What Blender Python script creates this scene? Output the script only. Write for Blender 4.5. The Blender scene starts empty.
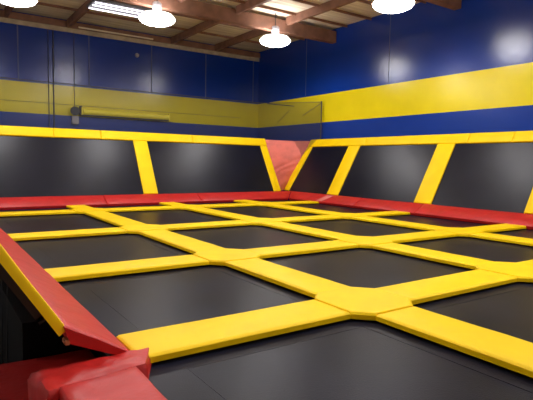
import bpy, bmesh, math, random
from mathutils import Vector, Matrix, noise
random.seed(7)
S = bpy.context.scene
C = S.collection

# ------------------------------------------------------------------ camera
cd = bpy.data.cameras.new('camera'); cam = bpy.data.objects.new('camera', cd); C.objects.link(cam)
pitch, yaw, roll = -0.07644, 0.60221, 0.01853
fw = Vector((math.sin(yaw)*math.cos(pitch), math.cos(yaw)*math.cos(pitch), math.sin(pitch)))
rt = Vector((math.cos(yaw), -math.sin(yaw), 0)); up = rt.cross(fw)
r2 = rt*math.cos(roll) + up*math.sin(roll); u2 = -rt*math.sin(roll) + up*math.cos(roll)
M = Matrix((r2, u2, -fw)).transposed().to_4x4(); M.translation = Vector((-3.5558, -3.4496, 1.3388))
cam.matrix_world = M
cd.sensor_width = 36; cd.lens = 497.7/533*36; cd.clip_end = 200
S.camera = cam
# ------------------------------------------------------------------ world, exposure
w = bpy.data.worlds.new('world'); S.world = w; w.use_nodes = True
w.node_tree.nodes['Background'].inputs[0].default_value = (.9, .92, 1, 1)
w.node_tree.nodes['Background'].inputs[1].default_value = .05
S.view_settings.view_transform = 'Standard'; S.view_settings.look = 'None'
S.view_settings.gamma = 1; S.view_settings.use_curve_mapping = False
S.view_settings.exposure = 0.40
SPOT_W = 215.0          # bulb of every lamp, its beam cut off by the reflector rim
LENS_EMIT = 13.0      # glowing lens of every high bay lamp
HOOD_EMIT = 2.0       # frosted acrylic reflector glow

# ------------------------------------------------------------------ materials
def mat(name, col, rough=.5, spec=.5, noise_amt=0., noise_scale=3., bump=0., bump_scale=30., metal=0., coat=0., col2=None, ior=1.45):
    m = bpy.data.materials.new(name); m.use_nodes = True
    nt = m.node_tree; b = nt.nodes['Principled BSDF']
    b.inputs['Base Color'].default_value = (*col, 1); b.inputs['Roughness'].default_value = rough
    b.inputs['Specular IOR Level'].default_value = spec; b.inputs['IOR'].default_value = ior; b.inputs['Metallic'].default_value = metal
    b.inputs['Coat Weight'].default_value = coat; b.inputs['Coat Roughness'].default_value = .2
    tc = nt.nodes.new('ShaderNodeTexCoord')
    if noise_amt:
        n = nt.nodes.new('ShaderNodeTexNoise'); n.inputs['Scale'].default_value = noise_scale; n.inputs['Detail'].default_value = 5
        nt.links.new(tc.outputs['Object'], n.inputs['Vector'])
        mx = nt.nodes.new('ShaderNodeMix'); mx.data_type = 'RGBA'
        c2 = col2 or tuple(c*(1-noise_amt) for c in col)
        mx.inputs[6].default_value = (*col, 1); mx.inputs[7].default_value = (*c2, 1)
        rp = nt.nodes.new('ShaderNodeMapRange'); rp.inputs[1].default_value = .35; rp.inputs[2].default_value = .68
        nt.links.new(n.outputs['Fac'], rp.inputs[0]); nt.links.new(rp.outputs[0], mx.inputs[0])
        nt.links.new(mx.outputs[2], b.inputs['Base Color'])
    if bump:
        n2 = nt.nodes.new('ShaderNodeTexNoise'); n2.inputs['Scale'].default_value = bump_scale; n2.inputs['Detail'].default_value = 4
        nt.links.new(tc.outputs['Object'], n2.inputs['Vector'])
        bp = nt.nodes.new('ShaderNodeBump'); bp.inputs['Strength'].default_value = bump; bp.inputs['Distance'].default_value = .02
        nt.links.new(n2.outputs['Fac'], bp.inputs['Height']); nt.links.new(bp.outputs[0], b.inputs['Normal'])
    return m
YEL = mat('yellow_vinyl', (.93, .62, .001), .5, .22, .08, 2.5, .25, 7)
RED = mat('red_vinyl', (.50, .016, .014), .42, .42, .15, 3, .6, 6)
PINK = mat('faded_red_vinyl', (.72, .16, .12), .40, .6, .2, 3, .5, 7)
TAPE = mat('pink_tape', (.6, .16, .14), .5)
BED = mat('black_trampoline_mesh', (.006, .0062, .015), .33, .5, .3, 1.3, .12, 50, ior=1.34)
FLOORBED = mat('worn_trampoline_mesh', (.011, .0118, .024), .34, .5, .5, 1.1, .12, 90, ior=1.19)
WEB = mat('black_webbing', (.022, .021, .028), .5)
CONC = mat('grey_concrete', (.62, .60, .57), .7, .3, .2, 1)
PLAIN = mat('pale_wall_paint', (.72, .70, .67), .6)
RUBBER_SHADE = mat('black_rubber_and_gap_shade', (.006, .006, .007), .8, .2, .3, 2)
WOOD = mat('brown_timber', (.26, .13, .085), .6, .3, .35, 3, .2, 20)
STEEL = mat('dark_steel', (.03, .03, .035), .5, .5)
PIPE = mat('galvanised_conduit', (.9, .86, .8), .35, .5, metal=.9)
GREY = mat('grey_plastic', (.35, .33, .36), .5)
CREAM = mat('pale_timber', (.5, .4, .27), .7, .3, .3, 4)
WHITEM = mat('grey_enamel', (.07, .065, .07), .45)
CABLE = mat('dull_conduit', (.05, .052, .08), .5)
BATTEN = mat('wall_joint_strip', (.07, .09, .22), .5)
YPAINT = mat('yellow_paint_on_metal', (.95, .80, .05), .4)

def emit(name, col, s):
    m = bpy.data.materials.new(name); m.use_nodes = True
    b = m.node_tree.nodes['Principled BSDF']
    b.inputs['Base Color'].default_value = (*col, 1)
    b.inputs['Emission Color'].default_value = (*col, 1); b.inputs['Emission Strength'].default_value = s
    return m
LENS = emit('lamp_lens', (1, .98, .97), LENS_EMIT)
HOOD = emit('frosted_acrylic', (1, .93, .82), HOOD_EMIT)
UPLIGHT = emit('added_uplight_glow', (1, .97, 1), 19)  # glow added on top of every lamp to brighten the ceiling
TUBE = emit('fluorescent_tube', (.92, .88, 1), 2.5)

def wall_mat():
    m = bpy.data.materials.new('striped_wall_paint'); m.use_nodes = True
    nt = m.node_tree; b = nt.nodes['Principled BSDF']
    g = nt.nodes.new('ShaderNodeNewGeometry'); s = nt.nodes.new('ShaderNodeSeparateXYZ')
    nt.links.new(g.outputs['Position'], s.inputs[0])
    r = nt.nodes.new('ShaderNodeValToRGB'); r.color_ramp.interpolation = 'CONSTANT'
    mr = nt.nodes.new('ShaderNodeMapRange'); mr.inputs[1].default_value = 0; mr.inputs[2].default_value = 10
    nt.links.new(s.outputs[2], mr.inputs[0]); nt.links.new(mr.outputs[0], r.inputs[0])
    e = r.color_ramp.elements
    e[0].position = 0; e[0].color = (.004, .036, .29, 1)
    e[1].position = .292; e[1].color = (.82, .67, .006, 1)
    x = e.new(.4015); x.color = (.004, .036, .29, 1)
    n = nt.nodes.new('ShaderNodeTexNoise'); n.inputs['Scale'].default_value = 1.2; n.inputs['Detail'].default_value = 6
    mx = nt.nodes.new('ShaderNodeMix'); mx.data_type = 'RGBA'; mx.blend_type = 'MULTIPLY'; mx.inputs[0].default_value = .2
    nt.links.new(g.outputs['Position'], n.inputs['Vector'])
    nt.links.new(r.outputs[0], mx.inputs[6]); nt.links.new(n.outputs['Fac'], mx.inputs[7])
    nt.links.new(mx.outputs[2], b.inputs['Base Color'])
    b.inputs['Roughness'].default_value = .22; b.inputs['Specular IOR Level'].default_value = .5
    bp = nt.nodes.new('ShaderNodeBump'); bp.inputs['Strength'].default_value = .15; bp.inputs['Distance'].default_value = .02
    n3 = nt.nodes.new('ShaderNodeTexNoise'); n3.inputs['Scale'].default_value = 5; n3.inputs['Detail'].default_value = 3
    nt.links.new(g.outputs['Position'], n3.inputs['Vector'])
    nt.links.new(n3.outputs['Fac'], bp.inputs['Height']); nt.links.new(bp.outputs[0], b.inputs['Normal'])
    return m
WALL = wall_mat()

def deck_mat():   # boards of the roof deck running along X
    m = bpy.data.materials.new('roof_deck_boards'); m.use_nodes = True
    nt = m.node_tree; b = nt.nodes['Principled BSDF']
    g = nt.nodes.new('ShaderNodeNewGeometry')
    mp = nt.nodes.new('ShaderNodeMapping'); mp.inputs['Scale'].default_value = (.25, 5, 1)
    n = nt.nodes.new('ShaderNodeTexNoise'); n.inputs['Scale'].default_value = 1.6; n.inputs['Detail'].default_value = 4
    nt.links.new(g.outputs['Position'], mp.inputs[0]); nt.links.new(mp.outputs[0], n.inputs['Vector'])
    r = nt.nodes.new('ShaderNodeValToRGB'); e = r.color_ramp.elements
    e[0].position = .3; e[0].color = (.54, .45, .34, 1); e[1].position = .7; e[1].color = (.86, .77, .60, 1)
    nt.links.new(n.outputs['Fac'], r.inputs[0]); nt.links.new(r.outputs[0], b.inputs['Base Color'])
    b.inputs['Roughness'].default_value = .7
    return m
DECK = deck_mat()

def net_mat():
    m = bpy.data.materials.new('black_safety_netting'); m.use_nodes = True
    nt = m.node_tree; b = nt.nodes['Principled BSDF']
    b.inputs['Base Color'].default_value = (.02, .02, .022, 1); b.inputs['Roughness'].default_value = .8
    b.inputs['Alpha'].default_value = .35
    return m
NET = net_mat()

# ------------------------------------------------------------------ helpers
def link(name, bm, m, parent=None, smooth=False):
    me = bpy.data.meshes.new(name)
    bmesh.ops.recalc_face_normals(bm, faces=bm.faces)
    bm.to_mesh(me); bm.free()
    for mm in (m if isinstance(m, (list, tuple)) else [m]): me.materials.append(mm)
    if smooth:
        for p in me.polygons: p.use_smooth = True
        me.set_sharp_from_angle(angle=math.radians(42))
    o = bpy.data.objects.new(name, me); C.objects.link(o)
    if parent: o.parent = parent
    return o
def recenter(o, loc):
    """move the origin of a mesh to loc, the mesh stays where it is"""
    v = Vector(loc); o.data.transform(Matrix.Translation(-v)); o.location = v
    return o
def tag(o, label, cat, group=None):
    o['label'] = label; o['category'] = cat
    if group: o['group'] = group
    return o
def empty(name, loc, label, cat, group=None, rz=0):
    o = bpy.data.objects.new(name, None); C.objects.link(o); o.location = loc; o.rotation_euler = (0, 0, rz)
    o.empty_display_size = .2
    return tag(o, label, cat, group)
def struct(name, bm, m):
    o = link(name, bm, m); o['kind'] = 'structure'; return o
def box(bm, a, b, bev=0):
    a, b = Vector(a), Vector(b)
    r = bmesh.ops.create_cube(bm, size=1)
    for v in r['verts']:
        v.co = Vector(((a[i]+b[i])/2 + v.co[i]*(b[i]-a[i]) for i in range(3)))
    if bev:
        es = list({e for v in r['verts'] for e in v.link_edges})
        bmesh.ops.bevel(bm, geom=es, offset=bev, segments=2, affect='EDGES')
def tube(bm, pts, r, n=8):
    pts = [Vector(p) for p in pts]; rings = []
    for i, p in enumerate(pts):
        d = (pts[min(i+1, len(pts)-1)] - pts[max(i-1, 0)]).normalized()
        a = d.orthogonal().normalized(); b = d.cross(a)
        rr = r[i] if isinstance(r, (list, tuple)) else r
        rings.append([bm.verts.new(p + a*math.cos(t)*rr + b*math.sin(t)*rr) for t in [2*math.pi*k/n for k in range(n)]])
    for A, B in zip(rings, rings[1:]):
        for k in range(n): bm.faces.new((A[k], A[(k+1) % n], B[(k+1) % n], B[k]))
    bm.faces.new(rings[0]); bm.faces.new(rings[-1])
def lathe(bm, prof, c, n=32):
    rings = []
    for r, z in prof:
        if r < 1e-5: rings.append([bm.verts.new((c[0], c[1], c[2]+z))])
        else: rings.append([bm.verts.new((c[0]+r*math.cos(t), c[1]+r*math.sin(t), c[2]+z)) for t in [2*math.pi*k/n for k in range(n)]])
    for A, B in zip(rings, rings[1:]):
        for k in range(n):
            q = [A[k % len(A)], A[(k+1) % len(A)], B[(k+1) % len(B)], B[k % len(B)]]
            q = list(dict.fromkeys(q))
            if len(q) > 2: bm.faces.new(q)

def pad_bm(q, T=.06, bev=.04, wr=.004, wfreq=3., puff=.0, step=.22, ends=None, seed=0, drop=.3, taper=0, under=None):
    """soft pad: q = four corners of its top outline (a, b, c, d counter-clockwise), T its thickness"""
    a, b, c, d = [Vector(p) for p in q]
    n = ((b-a).cross(d-a)); n.normalize()
    if n.z < -1e-4: n = -n
    L = max((b-a).length, (c-d).length); W = max((d-a).length, (c-b).length)
    def axis(L):
        k = max(2, int(round((L-2*bev)/step)))
        mid = [bev + (L-2*bev)*i/k for i in range(k+1)]
        P = [0, 0, bev*.35] + mid + [L-bev*.35, L, L]
        H = [-T, -T*drop-.02*0, -T*drop*.25] + [0]*len(mid) + [-T*drop*.25, -T*drop, -T]
        return [p/L for p in P], H
    U, HU = axis(L); V, HV = axis(W)
    bm = bmesh.new(); G = []
    for u, hu in zip(U, HU):
        row = []
        for v, hv in zip(V, HV):
            p = (a*(1-u)+b*u)*(1-v) + (d*(1-u)+c*u)*v
            h = min(hu, hv)
            if h > -T*.9:
                h += wr*noise.noise(p*wfreq + Vector((seed*7.3, 0, 0))) + puff*16*u*(1-u)*v*(1-v)
            h *= 1 - taper*(1-v)
            row.append(bm.verts.new(p + (Vector(under)*(-h/T) if under and h < 0 and (hu <= -T or hv <= -T) else n*h)))
        G.append(row)
    for i in range(len(G)-1):
        for j in range(len(G[0])-1):
            bm.faces.new((G[i][j], G[i+1][j], G[i+1][j+1], G[i][j+1]))
    per = G[0][:] + [G[i][-1] for i in range(1, len(G))] + [G[-1][j] for j in range(len(G[0])-2, -1, -1)] + [G[i][0] for i in range(len(G)-2, 0, -1)]
    bm.faces.new(per)
    bmesh.ops.remove_doubles(bm, verts=bm.verts, dist=1e-5)
    return bm
def pad(name, q, m, label, cat, group=None, **k):
    o = link(name, pad_bm(q, **k), m, smooth=True)
    c = sum((Vector(p) for p in q), Vector())/4
    return tag(recenter(o, c), label, cat, group)

# ------------------------------------------------------------------ the setting
XW, YW = 9.43, 16.29           # inner faces of the right wall and the back wall
XL, YN = -9.5, -8.0            # the two walls behind the camera
ZF, ZC = -1.0, 6.42
bm = bmesh.new(); box(bm, (XL, YN, ZF-.1), (XW, YW, ZF)); struct('floor', bm, CONC)
bm = bmesh.new(); box(bm, (XL-.2, YN-.2, ZC), (XW+.2, YW+.2, ZC+.1)); struct('ceiling', bm, DECK)
bm = bmesh.new(); box(bm, (XL-.2, YW, ZF), (XW+.2, YW+.2, ZC)); struct('wall_back', bm, WALL)
bm = bmesh.new(); box(bm, (XW, YN-.2, ZF), (XW+.2, YW, ZC)); struct('wall_right', bm, WALL)
bm = bmesh.new(); box(bm, (XL-.2, YN-.2, ZF), (XL, YW, ZC)); struct('wall_left', bm, PLAIN)
bm = bmesh.new(); box(bm, (XL, YN-.2, ZF), (XW, YN, ZC)); struct('wall_near', bm, PLAIN)
tn = 0
def trim(bm, m):
    global tn
    tn += 1; return struct('trim_%d' % tn, bm, m)
# ledger and nailer where roof meets the back wall, vertical joint strips on the walls
bm = bmesh.new(); box(bm, (XL, YW-.12, 6.14), (XW, YW, 6.36)); trim(bm, WOOD)
bm = bmesh.new(); box(bm, (XL, YW-.05, 5.98), (XW, YW, 6.14)); trim(bm, CREAM)
for x in (-3.18, -.73, 1.71, 4.20, 6.67, 9.13):
    bm = bmesh.new(); box(bm, (x-.02, YW-.012, 4.05), (x+.02, YW, 5.97)); trim(bm, BATTEN)
for y in (8.32, 2.2, 12.75):
    bm = bmesh.new(); box(bm, (XW-.006, y-.01, 4.05), (XW, y+.01, ZC)); trim(bm, BATTEN)
# deck under the court
bm = bmesh.new(); box(bm, (-2.28, -3.6, ZF), (8.1, 11.9, -.13)); box(bm, (-2.88, 1.32, ZF), (-2.285, 11.9, -.13)); trim(bm, RUBBER_SHADE)
bm = bmesh.new(); box(bm, (-6.0, -6.0, ZF), (-2.88, -1.1, -.62)); box(bm, (-3.02, -3.6, ZF), (-2.88, -1.0, -.15)); trim(bm, RUBBER_SHADE)

bm = bmesh.new(); box(bm, (-5.2, -1.1, ZF), (-2.88, YW, ZF+.02)); trim(bm, RUBBER_SHADE)  # black sheet laid over the pale floor as the shade of the left gap
# roof timbers: girders along X, purlins along Y, thin joists along X
GY = (-4.9, .45, 5.75, 11.08)
where = {11.08: 'deep brown roof girder crossing behind the hanging lamps, ending at the right wall',
         5.75: 'brown roof girder at the top right edge beside the rightmost lamp'}
for y in GY:
    bm = bmesh.new(); box(bm, (XL, y-.12, 5.88), (XW-.01, y+.12, 6.30), .01)
    o = link('roof_girder', bm, WOOD); recenter(o, (0, y, 5.88))
    tag(o, where.get(y, 'brown roof girder out of the photo over the near half of the court'), 'roof beam', 'roof girders')
PX = [7.1-2.05*k for k in range(8)]
bays = [(GY[0], GY[1]), (GY[1], GY[2]), (GY[2], GY[3]), (GY[3], YW-.0)]
ordn = ['first', 'second', 'third', 'fourth', 'fifth', 'sixth', 'seventh', 'eighth']
for bi, (y0, y1) in enumerate(bays):
    for k, x in enumerate(PX):
        bm = bmesh.new(); box(bm, (x-.06, y0+.12, 6.14), (x+.06, y1-.12, 6.40))
        o = link('roof_purlin', bm, WOOD); recenter(o, (x, (y0+y1)/2, 6.14))
        if bi == 3 and k == 2: bpy.data.objects.remove(o); continue
        if bi == 3: lb = 'brown purlin between the long girder and back wall, %s from the right' % ordn[k if k < 2 else k-1]
        elif bi == 2: lb = 'brown purlin in front of the long girder, %s from the right wall' % ordn[k]
        else: lb = 'brown purlin overhead, out of the photo'
        tag(o, lb, 'roof beam', 'roof purlins')
for (y, z0) in ((14.6, 6.33), (12.9, 6.33), (12.1, 6.33), (10.4, 6.33), (9.2, 6.33), (8.0, 6.33), (6.9, 6.33), (4.6, 6.33), (3.2, 6.33), (1.8, 6.33)):
    bm = bmesh.new(); box(bm, (XL, y-.02, z0), (XW-.01, y+.02, 6.41)); 
    o = link('roof_joist', bm, WOOD); recenter(o, (0, y, z0))
    rank = {14.6: 'nearest the back wall', 12.9: 'second from the back wall', 12.1: 'just behind the long girder', 10.4: 'just in front of the long girder',
            9.2: 'second in front of the long girder', 8.0: 'third in front of the long girder', 6.9: 'at the top edge beside the rightmost lamp'}
    tag(o, 'thin dark joist under the roof boards, ' + rank.get(y, 'overhead out of the photo'), 'joist', 'thin roof joists')

# ------------------------------------------------------------------ lamps
def make_lamp(x, y, label):
    t = empty('high_bay_lamp', (x, y, 5.40), label, 'lamp', 'round high bay lamps')
    bm = bmesh.new(); lathe(bm, [(0, -.13), (.2, -.115), (.36, -.08), (.47, -.03), (.52, .03), (.52, .06), (.0, .06)], (0, 0, 0)); link('lens', bm, LENS, t, True)
    bm = bmesh.new(); lathe(bm, [(.53, .06), (.5, .12), (.44, .18), (.42, .18), (.42, .15), (0, .15)], (0, 0, 0)); link('reflector', bm, HOOD, t, True)
    bm = bmesh.new(); lathe(bm, [(.14, .185), (.41, .175), (.41, .17), (.14, .17), (.14, .185)], (0, 0, 0)); link('added_uplight_ring', bm, UPLIGHT, t, True)
    bm = bmesh.new(); lathe(bm, [(0, .155), (.12, .155), (.12, .31), (0, .31)], (0, 0, 0), 20); link('neck', bm, GREY, t)
    bm = bmesh.new(); lathe(bm, [(0, .305), (.12, .305), (.13, .33), (.13, .5), (.1, .54), (0, .54)], (0, 0, 0), 20); link('ballast_housing', bm, GREY, t, True)
    bm = bmesh.new(); tube(bm, [(0, 0, .54), (0, 0, 1.0)], .015); link('hanger', bm, STEEL, t)
    ld = bpy.data.lights.new('bulb', 'SPOT'); ld.energy = SPOT_W; ld.color = (1, .97, .97)
    ld.spot_size = math.radians(175); ld.spot_blend = .28; ld.shadow_soft_size = .48
    lo = bpy.data.objects.new('bulb', ld); C.objects.link(lo); lo.parent = t; lo.location = (0, 0, -.16)
    return t
def dup(root, loc, label):
    r = root.copy(); C.objects.link(r); r.location = loc; r['label'] = label
    for ch in list(root.children):
        c = ch.copy(); C.objects.link(c); c.parent = r
    return r
l0 = make_lamp(2.19, 10.75, 'glowing round lamp beside the fluorescent strip, above the back left wall')
for x, y, lb in ((-1.50, 11.2, 'glowing round lamp cut off by the top left corner of the photo'),
                 (6.42, 10.72, 'glowing round lamp hanging near the far corner, lowest of the row'),
                 (6.53, 5.62, 'glowing round lamp over the right wall at the top edge'),
                 (2.27, 5.58, 'round lamp overhead out of the photo'), (-1.9, 5.58, 'round lamp overhead out of the photo'),
                 (6.62, .3, 'round lamp overhead out of the photo'), (2.27, .3, 'round lamp overhead out of the photo'),
                 (-1.9, .3, 'round lamp overhead out of the photo'), (2.27, -4.8, 'round lamp overhead out of the photo'),
                 (6.62, -4.8, 'round lamp overhead out of the photo'), (-6, 5.58, 'round lamp overhead out of the photo')):
    dup(l0, (x, y, 5.40), lb)
# fluorescent strip
t = empty('fluorescent_strip', (1.5, 12.35, 6.0), 'pair of long fluorescent tubes under the ceiling left of a round lamp', 'lamp')
bm = bmesh.new(); box(bm, (-.75, -.28, .04), (1.15, .62, .12), .01); link('housing', bm, WHITEM, t)
for dy in (-.2, .1, .48):
    bm = bmesh.new(); tube(bm, [(-.7, dy, .01), (1.1, dy, .01)], .022); link('tube', bm, TUBE, t, True)
for dx in (-.5, .9):
    bm = bmesh.new(); tube(bm, [(dx, .15, .12), (dx, .15, .33)], .012); link('hanger', bm, STEEL, t)
# conduit along the ledger
bm = bmesh.new(); tube(bm, [(1.3, YW-.16, 6.19), (4.2, YW-.16, 6.19)], .03); 
for x in (1.5, 2.7, 3.9): box(bm, (x-.02, YW-.17, 6.17), (x+.02, YW-.12, 6.21))
o = recenter(link('conduit', bm, PIPE), (2.7, YW-.16, 6.19)); tag(o, 'thin shiny conduit under the roof edge along the top of the back wall', 'pipe')

# ------------------------------------------------------------------ floor pads and trampolines
Wp = .262
CX = [0, 2.80, 5.537]; XIN, XR = -2.40, 7.653
RY = [0, 2.717, 6.005, 9.94]; YB = 11.39; YF = -3.1
colw = ['leftmost', 'second', 'third', 'rightmost']
g = .15
def quad(x0, y0, x1, y1, z=0): return [(x0, y0, z), (x1, y0, z), (x1, y1, z), (x0, y1, z)]
def junction(i, j):
    x, y = CX[i], RY[j]; e = g + Wp
    def outl(s): return [(Wp-s, e), (e, Wp-s), (e, -(Wp-s)), (Wp-s, -e), (-(Wp-s), -e), (-e, -(Wp-s)), (-e, Wp-s), (-(Wp-s), e)]
    bm = bmesh.new(); rings = []
    for s, z, k in ((0, -.062, 1), (0, -.02, 1), (.02, .000, .995), (.042, .005, .985)):
        rings.append([bm.verts.new((px*k, py*k, z)) for px, py in outl(s)])
    for A, B in zip(rings, rings[1:]):
        for k in range(8): bm.faces.new((A[k], A[(k+1) % 8], B[(k+1) % 8], B[k]))
    c = bm.verts.new((0, 0, .009))
    for k in range(8): bm.faces.new((rings[-1][k], rings[-1][(k+1) % 8], c))
    bm.faces.new(rings[0])
    o = link('junction_pad', bm, YEL); o.location = (x, y, 0)
    rn = ['nearest the camera', 'second from the camera', 'third from the camera', 'nearest the back wall'][j]
    cn = ['left', 'middle', 'right'][i]
    tag(o, 'yellow eight-sided pad at a crossing on the %s lengthwise line, %s' % (cn, rn), 'crossing pad', 'yellow crossing pads')
for i in range(3):
    for j in range(4): junction(i, j)
e = g + Wp + .004
rown = ['nearest the camera', 'second from the camera', 'third from the camera', 'nearest the back wall']
xs = [XIN-.02] + CX + [XR+.05]
for j, y in enumerate(RY):
    for k in range(4):
        if j == 0 and k == 3: pass
        x0 = xs[k] + ((.04 if j == 0 else 0) if k == 0 else e); x1 = xs[k+1] - (0 if k == 3 else e)
        pad('floor_pad', quad(x0, y-Wp, x1, y+Wp), YEL,
            'yellow crosswise floor pad, %s piece of the row %s' % (colw[k], rown[j]), 'floor pad', 'yellow crosswise floor pads', seed=j*5+k)
ys = [YF] + RY + [YB+.03]
lenn = ['running out of the photo towards the camera', 'between first and second crossing from the camera', 'between second and third crossing', 'between the two far crossings', 'short piece touching the red rim at back']
for i, x in enumerate(CX):
    for k in range(5):
        y0 = ys[k] + (0 if k == 0 else e); y1 = ys[k+1] - (0 if k == 4 else e)
        pad('floor_pad', quad(x-Wp, y0, x+Wp, y1), YEL,
            'yellow lengthwise floor pad on the %s line, %s' % (['left', 'middle', 'right'][i], lenn[k]), 'floor pad', 'yellow lengthwise floor pads', seed=50+i*5+k)
# trampolines
cx = [XIN-.1] + CX + [XR+.1]; cy = [YF] + RY + [YB+.1]
rlab = ['front row', 'second row from the front', 'third row from the front', 'fourth row from the front', 'narrow back row']
def trampoline(x0, x1, y0, y1, label):
    t = empty('trampoline', ((x0+x1)/2, (y0+y1)/2, -.13), label, 'trampoline', 'floor trampolines')
    hx, hy = (x1-x0)/2-.06, (y1-y0)/2-.06
    bm = bmesh.new(); nx, ny = 12, 12; G = []
    for a in range(nx+1):
        r = []
        for b in range(ny+1):
            u, v = a/nx*2-1, b/ny*2-1
            r.append(bm.verts.new((u*hx, v*hy, .045 - .003*(1-u*u)*(1-v*v))))
        G.append(r)
    for a in range(nx):
        for b in range(ny): bm.faces.new((G[a][b], G[a+1][b], G[a+1][b+1], G[a][b+1]))
    ret = bmesh.ops.extrude_face_region(bm, geom=bm.faces[:])
    for v in [q for q in ret['geom'] if isinstance(q, bmesh.types.BMVert)]: v.co.z -= .006
    link('mat', bm, FLOORBED, t, True)
    bm = bmesh.new(); m_ = .41; w_ = .035
    ax, ay = hx - m_+.06, hy - m_+.06
    if ay > .3:
        for s in (-1, 1):
            box(bm, (-ax, s*ay-w_/2, .040), (ax, s*ay+w_/2, .0458)); box(bm, (s*ax-w_/2, -ay, .040), (s*ax+w_/2, ay, .0458))
        link('webbing_border', bm, FLOORBED, t)
    bm = bmesh.new()
    for s in (-1, 1):
        box(bm, (-hx, s*hy-.03, .0), (hx, s*hy+.03, .04)); box(bm, (s*hx-.03, -hy, .0), (s*hx+.03, hy, .04))
    link('frame', bm, STEEL, t)
for a in range(4):
    for b in range(5):
        if b == 0 and a == 3: continue
        trampoline(cx[a], cx[a+1], cy[b], cy[b+1], 'black trampoline mat in the %s, %s column' % (rlab[b], colw[a]))

# ------------------------------------------------------------------ red rim pads
RO = .42; RZ = .25
XO, YO = XR+RO, YB+RO
def rim(q, label, grp='red rim pads', T=.09, **k): return pad('rim_pad', q, RED, label, 'rim pad', grp, T=T, bev=.03, **k)
gap = .004
bs = [(-3.2, .9, 'left'), (.9, 4.05, 'middle'), (4.05, XR, 'right')]
for x0, x1, nm in bs:
    last = nm == 'right'
    rim([(x0+gap, YB, 0), (x1-gap*(not last), YB, 0), ((XO if last else x1-gap), YO, RZ), (x0+gap, YO, RZ)],
        'red sloping rim pad below the back wall mats, %s piece' % nm, seed=x0)
rs = [(-3.0, 1.6, 'piece running out of the photo'), (1.6, 5.6, 'piece reaching the right edge of the photo'), (5.6, 8.0, 'piece under the widest dark mat'), (8.0, YB, 'piece ending at the far corner')]
for y0, y1, nm in rs:
    last = y1 == YB
    rim([(XR, y0+gap, 0), (XO, y0+gap, RZ), (XO, (YO if last else y1-gap), RZ), (XR, y1-gap*(not last), 0)],
        'red sloping rim pad by the right wall, ' + nm, seed=y0)
# tape patch on the rim
bm = bmesh.new()
n_ = Vector((-RZ, 0, RO)).normalized()
P = [Vector((XR+.03, 9.55, .018)), Vector((XR+.03, 9.85, .018)), Vector((XO-.05, 9.62, RZ-.03)), Vector((XO-.05, 9.3, RZ-.03))]
top = [bm.verts.new(p + n_*.010) for p in P]; bot = [bm.verts.new(p - n_*.006) for p in P]
bm.faces.new(top); bm.faces.new(bot[::-1])
for k in range(4): bm.faces.new((top[k], top[(k+1) % 4], bot[(k+1) % 4], bot[k]))
o = recenter(link('tape_patch', bm, TAPE), (XR+.2, 9.6, .15)); tag(o, 'pale pink tape patch across the red rim below the right wall', 'tape')

# ------------------------------------------------------------------ tilted wall trampolines
UB = Vector((0, .5, .866)); UR = Vector((.5, 0, .866))          # up the slopes
LM = 1.99; LT = LM + .33
def PB(x, s, off=0): return Vector((x, YO, RZ)) + UB*s + Vector((0, -.866, .5))*off
def PR(y, s, off=0): return Vector((XO, y, RZ)) + UR*s + Vector((-.866, 0, .5))*off
def wallmat(f, a0, a1, label):
    bm = bmesh.new(); N = 14; G = []
    for i in range(N+1):
        r = []
        for k in range(N+1):
            u, v = i/N, k/N
            r.append(bm.verts.new(f(a0+(a1-a0)*u, -.02+(LM+.1)*v, -.035-.02*16*u*(1-u)*v*(1-v))))
        G.append(r)
    for i in range(N):
        for k in range(N): bm.faces.new((G[i][k], G[i+1][k], G[i+1][k+1], G[i][k+1]))
    t = empty('wall_trampoline', f((a0+a1)/2, 0), label, 'wall trampoline', 'tilted wall trampolines')
    inv = Matrix.Translation(-t.location)
    ret = bmesh.ops.extrude_face_region(bm, geom=bm.faces[:])
    d = f(0, 0, -.008)-f(0, 0, 0)
    for v in [q for q in ret['geom'] if isinstance(q, bmesh.types.BMVert)]: v.co += d
    bm.transform(inv); link('mat', bm, BED, t, True)
    bm = bmesh.new()
    for (s0, s1) in ((-.02, .03), (LM+.05, LM+.1)):
        vs = [f(a0, s0, -.12), f(a1, s0, -.12), f(a1, s1, -.12), f(a0, s1, -.12), f(a0, s0, -.06), f(a1, s0, -.06), f(a1, s1, -.06), f(a0, s1, -.06)]
        vs = [bm.verts.new(v) for v in vs]
        for q in ((0, 1, 2, 3), (4, 5, 6, 7), (0, 1, 5, 4), (1, 2, 6, 5), (2, 3, 7, 6), (3, 0, 4, 7)): bm.faces.new([vs[m] for m in q])
    for aa in (a0, a1-.05):
        vs = [f(aa, 0, -.12), f(aa+.05, 0, -.12), f(aa+.05, LM, -.12), f(aa, LM, -.12), f(aa, 0, -.06), f(aa+.05, 0, -.06), f(aa+.05, LM, -.06), f(aa, LM, -.06)]
        vs = [bm.verts.new(v) for v in vs]
        for q in ((0, 1, 2, 3), (4, 5, 6, 7), (0, 1, 5, 4), (1, 2, 6, 5), (2, 3, 7, 6), (3, 0, 4, 7)): bm.faces.new([vs[m] for m in q])
    bm.transform(inv); link('frame', bm, STEEL, t)
    # steel prop that carries the tilted frame
    for aa in (a0+.3, a1-.3):
        p = f(aa, LM*.9, -.14); bm = bmesh.new(); tube(bm, [p, (p.x, p.y, ZF+.03)], .03); bm.transform(inv); link('prop', bm, STEEL, t)
wallmat(PB, -3.1, 2.22, 'large dark tilted wall mat at the left end of the back wall')
wallmat(PB, 2.64, 7.32, 'large dark tilted wall mat on back wall between a yellow upright and the corner')
wallmat(PR, 9.70, 12.0, 'narrow dark tilted wall mat nearest the far corner')
wallmat(PR, 5.92, 9.24, 'dark tilted wall mat between two yellow uprights on the right wall')
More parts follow.
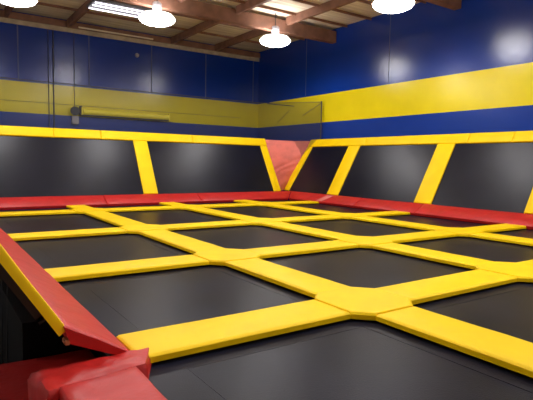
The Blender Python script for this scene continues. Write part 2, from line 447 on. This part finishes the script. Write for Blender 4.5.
wallmat(PR, 2.70, 5.43, 'dark tilted wall mat with glossy highlight at the right edge of the photo')
wallmat(PR, -.9, 2.25, 'dark tilted wall mat beyond the right edge of the photo')

def upr(f, b0, b1, t0, t1, label, s0=0.0, s1=LM):
    pad('upright_pad', [f(b0, s0, .01), f(b1, s0, .01), f(t1, s1, .01), f(t0, s1, .01)], YEL, label, 'upright pad', 'yellow upright wall pads', T=.05, bev=.025)
upr(PB, 2.19, 2.67, 2.19, 2.67, 'yellow slanted upright pad dividing the two dark back wall mats')
upr(PB, 7.28, 7.60, 7.28, 7.58, 'yellow slanted upright pad left of the red corner triangle')
upr(PR, 11.98, 12.36, 11.80, 12.08, 'yellow slanted upright pad right of the red corner triangle')
upr(PR, 9.19, 9.75, 9.19, 9.75, 'yellow slanted upright pad, narrow dark mat to its left')
upr(PR, 5.38, 5.97, 5.38, 5.97, 'wide yellow slanted upright pad in the middle of the right wall')
upr(PR, 2.18, 2.75, 2.18, 2.75, 'yellow slanted upright pad at the right edge of the photo')

def topp(f, a0, a1, label):
    pad('top_pad', [f(a0+gap, LM+.002, .015), f(a1-gap, LM+.002, .015), f(a1-gap, LT, .015), f(a0+gap, LT, .015)], YEL, label, 'top pad', 'yellow top edge pads', T=.07, bev=.03)
topp(PB, -3.1, -.28, 'yellow top pad over the back wall mats, leftmost piece')
topp(PB, -.28, 1.15, 'short yellow top pad over the back wall mats, second piece from the left')
topp(PB, 1.15, 4.4, 'yellow top pad above the upright that divides the back wall mats')
topp(PB, 4.4, 7.6, 'yellow top pad on the back wall ending at the red corner triangle')
topp(PR, 9.0, 12.09, 'yellow top pad on the right wall starting at the red corner triangle')
topp(PR, 5.0, 9.0, 'yellow top pad above the middle of the right wall mats')
topp(PR, 3.7, 5.0, 'short yellow top pad near the right edge of the photo')
topp(PR, -.9, 3.7, 'yellow top pad running out of the right edge of the photo')

# red corner triangle, wrinkled vinyl stretched between the corner uprights
A = Vector((XO-.03, YO-.03, RZ+.0)); B_ = PB(7.50, LT-.02, -.04); D_ = PR(12.05, LT-.02, -.07)
bm = bmesh.new(); N = 48; G = []
nrm = (B_-A).cross(D_-A).normalized()
if nrm.y > 0: nrm = -nrm
A0, A1 = PB(7.58, 0, -.03), PR(11.79, 0, -.03)
A0 = Vector((7.50, YO+.05, RZ)); A1 = Vector((XO+.10, 12.32, RZ))
for i in range(N+1):
    s = i/N; r = []
    for k in range(N+1):
        u = k/N
        p = (A0*(1-s)+B_*s)*(1-u) + (A1*(1-s)+D_*s)*u
        wv = .040*noise.noise(Vector((u*2.2, s*20-u*5, .3)))*(1 if s < .66 else .3) + .05*math.sin(math.pi*u)*s
        r.append(bm.verts.new(p - nrm*wv*1.0))
    G.append(r)
for i in range(N):
    for k in range(N): bm.faces.new((G[i][k], G[i+1][k], G[i+1][k+1], G[i][k+1]))
ret = bmesh.ops.extrude_face_region(bm, geom=bm.faces[:])
for v in [q for q in ret['geom'] if isinstance(q, bmesh.types.BMVert)]: v.co -= nrm*.02
o = recenter(link('corner_triangle', bm, PINK, smooth=True), A); tag(o, 'wrinkled red vinyl triangle filling the far corner between the tilted walls', 'corner pad')

# ------------------------------------------------------------------ left rim and entrance pads
XO2 = -2.83
for (y0, y1, nm) in ((-.12, 5.9, 'near piece with the visible cut end'), (5.9, YB, 'far piece at the left edge of the photo')):
    rim([(XIN, y0+gap-(.03 if y0 < 0 else 0), .005), (XIN, y1-gap, .005), (XO2, y1-gap, .26), (XO2, y0+gap, .26)], 'red rim pad left of the court, ' + nm, T=.14, seed=y0, drop=.12, wr=.012, wfreq=4, taper=.55, under=(.03, .0, -.135))
# the left tilted wall, seen edge-on from behind its near end
LA = math.radians(32.5); UL = Vector((-math.sin(LA), 0, math.cos(LA))); NL = Vector((math.cos(LA), 0, math.sin(LA)))
def PL(y, s_, off=0): return Vector((XO2+.008, y, .235)) + UL*s_ + NL*off
wallmat(PL, .30, 3.9, 'dark tilted wall mat left of the court, behind the yellow edge at the left')
wallmat(PL, 4.4, 8.0, 'dark tilted wall mat on the left side of the court, second from the entrance')
pad('upright_pad', [PL(-.10, -.02, .0), PL(-.10, LM, .0), PL(.38, LM, .0), PL(.38, -.02, .0)], YEL,
    'yellow upright end pad at the left edge of the photo, above the dark gap', 'upright pad', 'yellow upright wall pads', T=.065, bev=.018, drop=.35)
upr(PL, 3.85, 4.45, 3.85, 4.45, 'yellow slanted upright pad on the left wall, second from the entrance')
topp(PL, -.10, 4.1, 'yellow top pad on the left tilted wall, nearest the entrance')
topp(PL, 4.1, 8.0, 'yellow top pad on the left tilted wall, farther piece')
# timber offcut under the end of the edging
bm = bmesh.new(); box(bm, (-2.835, -.12, .12), (-2.80, -.03, .155), .006)
o = recenter(link('timber_block', bm, mat('raw_timber', (.45, .16, .06), .7)), (-2.83, 0, .09)); tag(o, 'small orange timber end under the slim yellow edging', 'block')
bm = bmesh.new()
for k in range(20):
    y = 2.3 + k*.42; tube(bm, [(-2.9, y, ZF), (-2.87, y, .15)], .008, 5)
o = recenter(link('gap_netting', bm, STEEL), (-2.9, 2.3, ZF)); tag(o, 'black vertical cords hanging in the dark gap left of the court', 'netting')
# entrance pads in the bottom left corner
pad('entrance_pad', [(-3.02, -.50, .02), (-2.40, -.44, .03), (-2.25, -.13, .02), (-3.05, -.02, -.03)], RED,
    'rounded dark red bolster pad across the entrance, meeting the yellow pad', 'entrance pad', 'red entrance pads', T=.22, bev=.06, wr=.022, wfreq=8, step=.035, seed=3, drop=.22)
pad('entrance_pad', [(-3.03, -2.6, .01), (-2.46, -2.6, .01), (-2.48, -.46, .035), (-2.95, -.47, .03)], RED,
    'flat red pad at the bottom left, leading to the yellow floor pads', 'entrance pad', 'red entrance pads', T=.12, bev=.025, wr=.014, step=.08, seed=9)
pad('entrance_pad', [(-4.7, -.9, -.43), (-2.32, -.9, -.43), (-2.32, 1.25, -.43), (-4.7, 1.25, -.43)], RED,
    'dark red pad lying low in the shade at the bottom left corner', 'entrance pad', 'red entrance pads', T=.15, bev=.04, wr=.015, seed=12)
bm = bmesh.new(); box(bm, (-4.7, -.9, ZF), (-2.32, 1.25, -.59)); trim(bm, RUBBER_SHADE)

# ------------------------------------------------------------------ netting behind the tilted walls
NZ = 3.71; NY = 13.5
path = [(-6.0, NY), (-3.5, NY), (-1, NY), (1.5, NY), (4, NY), (6, NY), (7.8, NY), (9.3, 11.58)]
t = empty('safety_net', (3, NY, ZF), 'dark see-through safety net hung behind the back wall mats, reaching round the corner', 'net')
bm = bmesh.new(); prev = None
for (x, y) in path:
    v = [bm.verts.new((x-3, y-NY, z-ZF)) for z in (1.2, 2.2, 3.0, NZ)]
    if prev:
        for k in range(3): bm.faces.new((prev[k], v[k], v[k+1], prev[k+1]))
    prev = v
link('netting', bm, NET, t)
bm = bmesh.new(); tube(bm, [(x-3, y-NY, NZ-ZF) for x, y in path], .012, 6); link('top_rope', bm, STEEL, t)
bm = bmesh.new(); tube(bm, [(9.3-3, 11.58-NY, 0), (9.3-3, 11.58-NY, NZ-ZF+.03)], .022, 10); link('pole', bm, STEEL, t, True)
bm = bmesh.new(); tube(bm, [(9.29-3, 11.6-NY, NZ-ZF-.05), (8.85-3, 12.16-NY, 3.2-ZF)], .010, 6); link('brace', bm, STEEL, t)
bm = bmesh.new(); tube(bm, [(8.5-3, 12.6-NY, 3.4-ZF), (8.2-3, 13.0-NY, 2.9-ZF)], .007, 6); link('brace', bm, STEEL, t)
bm = bmesh.new(); tube(bm, [(8.05, NY, NZ), (9.41, NY, NZ)], .016, 8)
o = recenter(link('net_rail', bm, STEEL), (8.7, NY, NZ)); tag(o, 'thin dark rail from the corner net to the right wall', 'rail')

# ------------------------------------------------------------------ things on the back wall
for x, r, lb in ((.26, .015, 'dark vertical conduit on the back wall, left of the pair'), (.43, .022, 'thicker dark vertical conduit on the back wall, right of the pair'),
                 (1.16, .009, 'thin dark cable dropping to the grey box on the back wall')):
    bm = bmesh.new(); tube(bm, [(x, YW-.035, 5.95), (x, YW-.035, 2.0 if x < 1 else 3.25)], r, 8)
    o = recenter(link('wall_conduit', bm, CABLE, smooth=True), (x, YW-.035, 4)); tag(o, lb, 'pipe', 'vertical wall conduits')
bm = bmesh.new(); tube(bm, [(1.42, YW-.16, 3.10), (4.86, YW-.16, 3.10)], .125, 20)
t = empty('roller_tube', (3.1, YW-.16, 3.10), 'long yellow horizontal roller tube mounted on the back wall stripe', 'roller')
bm.transform(Matrix.Translation(-t.location)); link('tube', bm, YPAINT, t, True)
bm = bmesh.new(); box(bm, (1.36, YW-.2, 2.96), (4.9, YW-.0, 2.985)); bm.transform(Matrix.Translation(-t.location)); link('under_tube_shadow', bm, CABLE, t)  # dark strip standing in for the shadow beneath the tube
bm = bmesh.new()
for x in (1.38, 4.86): box(bm, (x-.02, YW-.29, 2.97), (x+.02, YW, 3.25), .005)
bm.transform(Matrix.Translation(-t.location)); link('end_bracket', bm, YPAINT, t)
t = empty('alarm_box', (1.16, YW-.1, 2.62), 'small grey box with a black round horn above, on back wall', 'alarm')
bm = bmesh.new(); box(bm, (-.12, -.08, 0), (.12, .1, .3), .02); link('housing', bm, GREY, t)
bm = bmesh.new(); tube(bm, [(-.03, .1, .48), (-.03, -.02, .48), (-.03, -.13, .48)], [.1, .12, .17], 16); link('horn', bm, STEEL, t, True)
bm = bmesh.new(); box(bm, (.16, -.1, .36), (.24, .1, .68), .01); link('bracket', bm, STEEL, t)
bm = bmesh.new(); tube(bm, [(3.59, YW, 5.5), (3.59, YW-.08, 5.5)], [.09, .06], 14)
o = recenter(link('wall_sensor', bm, GREY, smooth=True), (3.59, YW-.02, 5.5)); tag(o, 'tiny round grey sensor high on the blue back wall', 'sensor')
bm = bmesh.new(); tube(bm, [(-4, YW-.02, 3.33), (8.5, YW-.02, 3.33)], .006, 6)
o = recenter(link('wall_cable', bm, CABLE), (2, YW-.02, 3.33)); tag(o, 'thin dark cable running level across the yellow stripe of the back wall', 'cable')
